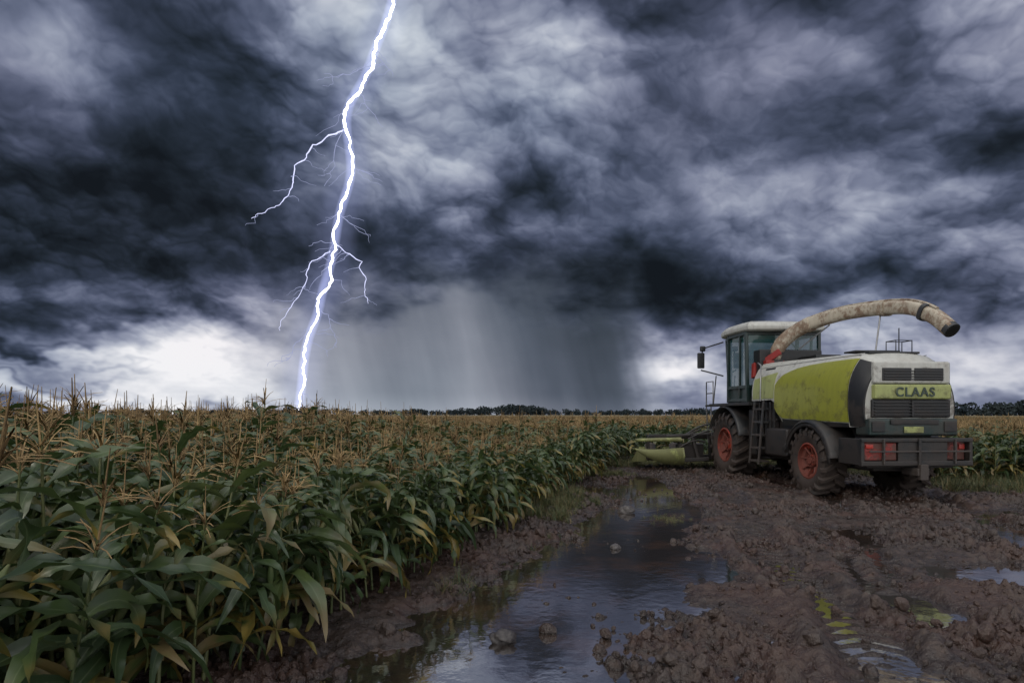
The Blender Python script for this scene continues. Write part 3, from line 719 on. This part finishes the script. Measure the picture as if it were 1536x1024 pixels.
def patch(name,y0,y1,zlo,zhi,mat,off=.018,ny_=26,nz_=10,sides=(-1,1)):
    V=[];F=[]
    for sd_ in sides:
        b0=len(V)
        for lay in (0,1):
            for i in range(ny_+1):
                yy=y0+(y1-y0)*i/ny_
                for j in range(nz_+1):
                    s=j/nz_; zz=zlo(yy)+(zhi(yy)-zlo(yy))*s
                    V.append((sd_*(XS(yy,zz)+(off if lay else -.01)),yy,zz))
        M=(ny_+1)*(nz_+1)
        g=lambda i,j,l:b0+l*M+i*(nz_+1)+j
        for i in range(ny_):
            for j in range(nz_): F.append((g(i,j,1),g(i+1,j,1),g(i+1,j+1,1),g(i,j+1,1)))
            F.append((g(i,0,0),g(i+1,0,0),g(i+1,0,1),g(i,0,1))); F.append((g(i,nz_,1),g(i+1,nz_,1),g(i+1,nz_,0),g(i,nz_,0)))
        for j in range(nz_):
            F.append((g(0,j,0),g(0,j,1),g(0,j+1,1),g(0,j+1,0))); F.append((g(ny_,j,1),g(ny_,j,0),g(ny_,j+1,0),g(ny_,j+1,1)))
    o=part(name,V,F,mat,True); md=o.modifiers.new('e','EDGE_SPLIT'); md.split_angle=math.radians(40); return o
sF=lambda y_:(y_+1.12)/2.75
def ghi(y_): s=min(1,max(0,sF(y_))); return 2.90-.02*s-.28*s**5-.12*max(0,(s-.9)/.1)**2
def glo(y_): s=min(1,max(0,sF(y_))); return 1.60+.08*s+.25*max(0,(s-.85)/.15)**2
patch('lime_side_panel',-1.12,1.63,glo,ghi,LIME,.022)
patch('pale_front_panel',1.70,2.86,lambda y_:2.16,lambda y_:2.80-.10*(y_-1.7),PALE,.015,14,6)
patch('rear_corner_panel',-1.54,-1.16,lambda y_:1.52,lambda y_:2.88+.35*(y_+1.16),BLACK,.03,8,10)
patch('lower_sill',-1.1,1.3,lambda y_:1.50,lambda y_:glo(y_)-.02,BLACK,.012,16,3)
patch('panel_seam',-1.1,2.85,lambda y_:2.965+.0*y_,lambda y_:2.977,GREY,.004,20,1)
patch('side_marking',1.95,2.45,lambda y_:2.90,lambda y_:2.945,BLACK,.006,6,1)
multi('side_grille',[(-1.05,-.92,1.75+i*.19,1.85+i*.19,1.2,2.08) for i in range(5)]+[(-1.02,-.9,1.7,2.75,1.15+.23*i,1.2+.23*i) for i in range(4)],BLACK,.01)
lad=[]
for s_ in range(5): lad.append((-1.34+s_*.03,-1.02,2.05,2.5,.55+s_*.33,.60+s_*.33))
lad+= [beamv((-1.32,2.04,.5),(-1.18,2.04,2.1),.05),beamv((-1.32,2.52,.5),(-1.18,2.52,2.1),.05)]
multi('ladder',lad,GREY,.008)
multi('platform',[(-1.32,1.32,2.6,5.15,2.0,2.08),(-1.3,-1.0,4.9,5.5,2.0,2.06)],BLACK,.01)
tube('hand_rails',[[(-1.28,5.45,2.05),(-1.28,5.45,2.75),(-1.28,4.95,2.75),(-1.28,4.95,2.05)],[(-1.28,5.45,2.4),(-1.28,4.95,2.4)],[(-1.24,2.1,2.1),(-1.22,2.1,3.0),(-1.1,2.5,3.1)],[(-1.29,4.9,2.08),(-1.29,4.7,2.9)],[(-1.2,5.2,.9),(-1.24,5.2,2.0)],[(-1.2,5.5,.9),(-1.26,5.5,2.0)]],.018,STEEL)
# cab
c0,c1=3.25,4.95; hw=1.02
bt=[(-hw,c0),( -hw,4.45),(-.72,c1+.08),(.72,c1+.08),(hw,4.45),(hw,c0)]
tp=[(-hw-.02,c0+.05),(-hw-.02,4.4),(-.78,c1+.15),(.78,c1+.15),(hw+.02,4.4),(hw+.02,c0+.05)]
zb_,zt_=2.1,4.02
pil=[]
for (a,b2),(c_,d) in zip(bt,tp): pil.append(beamv((a,b2,zb_),(c_,d,zt_),.085))
for L_,z_ in ((bt,zb_+.06),(bt,zb_+.42),(tp,zt_-.04)):
    for i in range(6):
        if z_==zb_+.42 and i in(2,): continue
        (a,b2),(c_,d)=L_[i],L_[(i+1)%6]; pil.append(beamv((a,b2,z_),(c_,d,z_),.07,.09))
pil.append(beamv((-hw-.0,3.72,zb_),(-hw-.02,3.66,zt_),.06)); pil.append(beamv((hw,3.72,zb_),(hw+.02,3.66,zt_),.06))
multi('cab_frame',pil,DGREEN,.01)
V=[];F=[]
for i in range(6):
    (a,b2),(c_,d)=bt[i],bt[(i+1)%6];(e,f),(g,h)=tp[i],tp[(i+1)%6]
    n=len(V);k=.975
    V+=[(a*k,b2,zb_),(c_*k,d,zb_),(g*k,h,zt_),(e*k,f,zt_)];F.append((n,n+1,n+2,n+3))
part('cab_glass',V,F,gl)
part('cab_lower_skirt',[(a*.99,b2,z_) for z_ in (zb_-.02,zb_+.40) for a,b2 in bt],[(0,1,7,6),(1,2,8,7),(3,4,10,9),(4,5,11,10),(5,0,6,11)],DGREEN)
V=[];F=[]
lay=[(1.0,4.02),(1.06,4.06),(1.07,4.15),(1.03,4.23),(.93,4.29),(.6,4.33)]
ol=[(-1.02,c0-.1),(-1.08,3.6),(-1.10,4.4),(-.95,4.95),(-.5,5.22),(.5,5.22),(.95,4.95),(1.10,4.4),(1.08,3.6),(1.02,c0-.1),(.6,c0-.2),(-.6,c0-.2)]
for s_,z_ in lay:
    for a,b2 in ol: V.append((a*s_,4.15+(b2-4.15)*s_,z_))
m_=len(ol)
for i in range(len(lay)-1):
    for k in range(m_): F.append((i*m_+k,i*m_+(k+1)%m_,(i+1)*m_+(k+1)%m_,(i+1)*m_+k))
F.append(tuple(range(m_))[::-1]);F.append(tuple((len(lay)-1)*m_+k for k in range(m_)))
part('cab_roof',V,F,WHITE,bev=.02)
multi('cab_interior',[(-.3,.3,3.65,4.15,2.45,2.62),(-.28,.28,3.6,3.75,2.62,3.3),(-.2,.2,3.58,3.7,3.32,3.5),(.4,.62,3.8,4.5,2.5,2.8),beamv((0,4.75,2.2),(0,4.5,2.95),.09),(-.75,.75,4.75,4.9,2.1,2.6)],BLACK,.03)
V,F=lathe([(.20,-.015),(.22,0),(.20,.015),(.18,0),(.20,-.015)],0,0,0,24); 
V=[(v[1],4.48+v[2]*.35-v[0]*.9,2.97+v[2]*.9+v[0]*.35) for v in V]; part('steering_wheel',V,F,BLACK,True)
tube('mirror_arms',[[(-1.05,4.75,3.9),(-1.5,5.2,3.75),(-1.55,5.2,3.35)],[(1.05,4.75,3.9),(1.5,5.2,3.75),(1.55,5.2,3.35)],[(-1.05,4.75,2.9),(-1.55,5.2,3.1)]],.022,BLACK)
multi('mirrors',[(-1.68,-1.46,5.12,5.2,3.15,3.62),(1.46,1.68,5.12,5.2,3.15,3.62),(-1.60,-1.44,5.1,5.2,3.66,3.82)],BLACK,.03)
multi('engine_intake',[(-.85,.9,2.9,3.28,2.1,3.5),(.25,.95,2.1,3.0,3.05,3.3)],BLACK,.04)
multi('red_bracket',[beamv((-.86,3.18,3.0),(-.45,2.6,3.42),.07,.16),beamv((-.92,3.1,2.75),(-.86,3.2,3.15),.08,.14),(-.75,-.25,2.75,3.2,3.08,3.2)],RED,.01)
sp=[(-.45,3.0,2.95),(-.42,2.98,3.25),(-.26,2.85,3.66),(.06,2.4,4.02),(.46,1.5,4.21),(.78,.5,4.20),(.90,-.4,4.07),(.95,-1.0,3.80),(1.0,-1.40,3.46)]
def cr(P_,n_):
    o=[];P_=[Vector(p) for p in P_];P_=[2*P_[0]-P_[1]]+P_+[2*P_[-1]-P_[-2]]
    for i in range(1,len(P_)-2):
        for k in range(n_):
            t_=k/n_;a,b2,c_,d=P_[i-1:i+3]
            o.append(.5*((2*b2)+(c_-a)*t_+(2*a-5*b2+4*c_-d)*t_**2+(3*b2-a-3*c_+d)*t_**3))
    o.append(P_[-2]);return o
def sweep(name,path,wf,hf,mat,off=0,shape=10,hollow=False,e_=.62):
    V=[];F=[];N=len(path);ps_=None
    for i,p in enumerate(path):
        d=(path[min(N-1,i+1)]-path[max(0,i-1)]).normalized(); s=Vector((d.y,-d.x,0))
        s=s.normalized() if s.length>.05 else Vector((.7,.7,0))
        if ps_ is not None and s.dot(ps_)<0: s=-s
        if d.z>.8 and i<8: s=Vector((.94,-.34,0))
        ps_=s; u=s.cross(d).normalized(); 
        if u.z<0: u=-u
        f=i/(N-1)
        for k in range(shape):
            a=2*math.pi*k/shape+math.pi/shape
            ca,sa=math.cos(a),math.sin(a)
            V.append(tuple(p+s*(wf(f)*math.copysign(abs(ca)**e_,ca))+u*(off+hf(f)*math.copysign(abs(sa)**e_,sa))))
    for i in range(N-1):
        for k in range(shape): F.append((i*shape+k,i*shape+(k+1)%shape,(i+1)*shape+(k+1)%shape,(i+1)*shape+k))
    F.append(tuple(range(shape))[::-1])
    if not hollow: F.append(tuple((N-1)*shape+k for k in range(shape)))
    o=part(name,V,F,mat,True); md=o.modifiers.new('e','EDGE_SPLIT'); md.split_angle=math.radians(50); return o
path=cr(sp,7)
o=sweep('spout_duct',path,lambda f:.165-.025*f,lambda f:.17-.025*f,SPOUT,shape=20,hollow=True)
so_=o.modifiers.new('s','SOLIDIFY'); so_.thickness=.012
for k,(i,mt) in enumerate([(9,GREY),(22,SPOUT),(36,SPOUT),(46,GREY)]):
    sweep('spout_flange_%d'%k,path[i:i+2],lambda f:.18,lambda f:.185,mt,shape=20)
sweep('spout_top_rib',path[8:50],lambda f:.045,lambda f:.022,SPOUT,off=.17,shape=8)
sweep('spout_mouth',[path[-2],path[-1],path[-1]+(path[-1]-path[-2])*.5],lambda f:.152,lambda f:.157,GREY,shape=20,e_=.9)
sweep('spout_opening',[path[-1]+(path[-1]-path[-2])*.5,path[-1]+(path[-1]-path[-2])*.62],lambda f:.125,lambda f:.13,BLACK,shape=20,e_=.95)
tube('spout_cylinder',[[(-.1,2.3,3.45),(.3,1.6,3.98)],[(.52,.2,3.2),(.74,.35,4.05)],[(.88,-.9,4.02),(.93,-1.35,3.66),(.96,-1.42,3.56)]],.018,STEEL)
V,F=lathe([(.28,0),(.28,.22),(.22,.24),(.0,.24)],0,0,0,28); V=[(-.40+v[1],3.0+v[2],2.98+v[0]) for v in V]; part('spout_turntable',V,F,GREY,True)
tube('deck_rail',[[(.30,-.75,3.05),(.30,-.75,3.32),(.66,-.75,3.32),(.66,-.75,3.05)],[(.30,-.45,3.05),(.30,-.45,3.32),(.66,-.45,3.32),(.66,-.45,3.05)],[(.30,-.75,3.32),(.30,-.45,3.32)],[(.66,-.75,3.32),(.66,-.45,3.32)],[(.48,-.6,3.0),(.48,-.6,3.6)]],.011,BLACK)
multi('deck_vent',[(-.55,.55,-1.12,-.98,3.0,3.045),(-.5,.5,-.62,-.2,3.08,3.12)],BLACK,.01)
# rear face
y0=-1.57
box('rear_upper_panel',-.80,.80,y0-.06,y0+.06,2.36,2.80,WHITE,.04)
multi('rear_vent_recess',[(-.64,-.03,y0-.075,y0-.03,2.42,2.67),(.03,.64,y0-.075,y0-.03,2.42,2.67)],BLACK,.015)
multi('rear_vent_slats',[(-.60,.60,y0-.095,y0-.07,2.44+i*.055,2.455+i*.055) for i in range(4)],GREY,.003)
box('rear_name_plate',-.80,.80,y0-.09,y0+.05,2.06,2.345,PALE,.03)
tx=bpy.data.curves.new('plate_lettering','FONT'); tx.body='CLAAS'; tx.size=.25; tx.extrude=.008; tx.align_x='CENTER'; tx.space_character=1.15; tx.offset=.005
tx.materials.append(paint('worn_lettering',(.03,.05,.04),.5,.6,mud=(.22,.25,.13,1),low=1.0)); to=link(bpy.data.objects.new('plate_lettering',tx),HV); to.location=(.02,y0-.10,2.115); to.rotation_euler=(math.radians(90),0,0)
box('rear_grille_backing',-.82,.82,y0-.03,y0+.05,1.70,2.05,BLACK,.02)
multi('rear_grille_bars',[(-.78,.78,y0-.06,y0-.03,1.74+i*.06,1.765+i*.06) for i in range(5)]+[(-.02,.02,y0-.07,y0-.03,1.72,2.03)],BLACK,.004)
box('rear_lower_panel',-.92,.92,y0-.10,y0+.35,1.34,1.68,DGREEN,.04)
multi('rear_lower_detail',[(-.5,.5,y0-.13,y0-.10,1.56,1.66),(-.88,-.62,y0-.125,y0-.10,1.42,1.62),(.62,.88,y0-.125,y0-.10,1.42,1.62)],BLACK,.01)
multi('license_plate',[(-.22,.18,y0-.125,y0-.105,1.40,1.52)],PALE,.004)
multi('bumper_frame',[(-1.18,1.12,y0-.24,y0-.14,1.22,1.30),(-1.18,1.12,y0-.24,y0-.14,.76,.86),(-1.18,-1.11,y0-.23,y0+.5,.78,1.29),(1.05,1.12,y0-.23,y0+.5,.78,1.29),(-.42,.60,y0-.22,y0+.1,.80,1.28),(-.03,.03,y0-.27,y0-.2,.7,1.3),(-.9,.9,y0,y0+.4,.7,1.3)],BLACK,.015)
multi('bumper_red_boxes',[(-1.10,-.44,y0-.20,y0+.1,.87,1.21),(.62,1.04,y0-.12,y0+.1,.87,1.21)],RED,.02)
multi('bumper_bars',[(-1.04,1.04,y0-.27,y0-.245,1.03,1.06),(-.75,-.72,y0-.27,y0-.21,.8,1.28),(.72,.75,y0-.27,y0-.21,.8,1.28)],GREY,.004)
multi('tail_lights',[(-1.08,-.93,y0-.225,y0-.195,1.10,1.18),(.90,1.02,y0-.145,y0-.115,1.08,1.18)],LIGHTR,.01)
multi('tow_hitch',[(-.12,.12,y0-.35,y0+.1,.58,.72),(-.08,.08,y0-.38,y0-.3,.5,.8)],GREY,.01)
def fender(name,cx0,cx1,cy,cz,R_,a0,a1,mat,th=.05):
    V=[];F=[];N=18
    for i in range(N+1):
        a=math.radians(a0+(a1-a0)*i/N)
        for r_,xx in ((R_,cx0),(R_+th*.2,cx0-.0),(R_+th,cx0+.05*(1 if cx1>cx0 else -1)),(R_+th,cx1),(R_,cx1)):
            V.append((xx,cy+r_*math.cos(a),cz+r_*math.sin(a)))
    for i in range(N):
        for k in range(5): F.append((i*5+k,i*5+(k+1)%5,(i+1)*5+(k+1)%5,(i+1)*5+k))
    F.append((0,1,2,3,4));F.append(tuple(N*5+k for k in (4,3,2,1,0)))
    return part(name,V,F,mat,True)
for s_ in(-1,1):
    fender('rear_fender',s_*1.29,s_*.6,-.02,.66,.92,25,168,BLACK,.07)
    fender('front_fender',s_*1.34,s_*.6,4.15,.92,1.04,20,165,BLACK,.06)
    V=[];F=[]
    for i in range(19):
        a=math.radians(15+160*i/18)
        V+=[(s_*1.275,-.02+.92*math.cos(a),.66+.92*math.sin(a)),(s_*1.275,-.02+.83*math.cos(a),.66+.83*math.sin(a))]
    for i in range(18): F.append((2*i,2*i+1,2*i+3,2*i+2))
    part('rear_fender_lip',V,F,BLACK,True).modifiers.new('s','SOLIDIFY').thickness=.02
box('fuel_tank',-1.18,-.6,.95,2.0,.75,1.42,BLACK,.06)
multi('tool_boxes',[(-1.1,-.6,2.6,3.05,.7,1.9),(.6,1.15,.95,3.0,.75,1.9)],BLACK,.04)
hy=5.9
multi('header_frame',[(-3.0,3.0,hy,hy+.14,.35,.5),(-3.0,3.0,hy,hy+.14,1.0,1.14),(-.9,.9,5.2,hy,.5,1.2)]+[(-3.0+i*1.0,-2.92+i*1.0,hy-.02,hy+.12,.35,1.1) for i in range(7)]+[beamv((-1.0,5.3,1.2),(-2.4,hy,1.08),.08),beamv((1.0,5.3,1.2),(2.4,hy,1.08),.08)],BLACK,.02)
V=[];F=[]
for i in range(8):
    cx_=-2.75+i*.785; 
    v,f=lathe([(.02,0),(.36,0),(.36,.05),(.18,.08),(.16,.5),(.02,.55)],0,0,0,20)
    n=len(V); V+=[(cx_+q_[1],hy+.5+q_[2],.32+q_[0]) for q_ in v]; F+=[tuple(k+n for k in ff) for ff in f]
part('header_drums',V,F,GREY,True)
V=[];F=[]
for i in range(9):
    cx_=-3.1+i*.775; n=len(V)
    V+=[(cx_-.16,hy+.2,.28),(cx_+.16,hy+.2,.28),(cx_+.10,hy+.2,.75),(cx_-.10,hy+.2,.75),(cx_,hy+1.6,.14)]
    F+=[(n,n+1,n+2,n+3),(n,n+4,n+1),(n+1,n+4,n+2),(n+2,n+4,n+3),(n+3,n+4,n)]
part('header_dividers',V,F,PALE,bev=.01)
def wing(sd_):
    V=[];F=[];N=20
    for i in range(N+1):
        s=i/N; xx=sd_*(1.95+1.70*s)
        zt=.74-.10*s+.12*s**3; zl=.22+.50*s**2.3; yy=hy-.35-.45*math.sin(s*1.5)
        V+=[(xx,yy,zt),(xx,yy-.10*(1-s*.6),(zt+zl)/2),(xx,yy,zl),(xx,yy+.22,zl+.03),(xx,yy+.3,zt)]
    for i in range(N):
        for k in range(5): F.append((i*5+k,i*5+(k+1)%5,(i+1)*5+(k+1)%5,(i+1)*5+k))
    F.append((0,1,2,3,4));F.append(tuple(N*5+k for k in (4,3,2,1,0)))
    part('header_wing_guard',V,F,PALE,True)
    V=[];F=[]
    for i in range(9):
        s=i/8; xx=sd_*(2.0+1.55*s)
        zt=1.06-.02*s; yy=hy-.2-.35*s
        V+=[(xx,yy,zt),(xx,yy-.12,zt-.05),(xx,yy-.10,zt-.14+.05*s),(xx,yy+.05,zt-.1)]
    for i in range(8):
        for k in range(4): F.append((i*4+k,i*4+(k+1)%4,(i+1)*4+(k+1)%4,(i+1)*4+k))
    F.append((0,1,2,3));F.append((35,34,33,32))
    part('header_top_bar',V,F,PALE,True)
    multi('header_linkage',[beamv((sd_*2.2,hy-.1,.5),(sd_*1.3,hy-.3,1.25),.07),beamv((sd_*2.3,hy-.1,.95),(sd_*1.4,hy-.3,1.3),.06),beamv((sd_*1.2,hy-.45,.4),(sd_*2.1,hy-.3,.35),.12),beamv((sd_*1.5,hy-.4,.35),(sd_*1.7,hy-.3,1.2),.10),(min(sd_*1.3,sd_*2.1),max(sd_*1.3,sd_*2.1),hy-.28,hy,.35,.85)],BLACK,.02)
wing(-1); wing(1)
tube('header_hoses',[[(-.9,5.2,1.5),(-1.2,5.5,1.5),(-1.7,5.7,1.25),(-2.2,5.75,.9)],[(-.9,5.2,1.35),(-1.3,5.45,1.3),(-1.8,5.6,1.0)],[(-2.2,5.7,.6),(-1.7,5.5,1.1),(-1.3,5.5,.9)]],.03,BLACK,sm=True)
print('done',time.time()-T0)
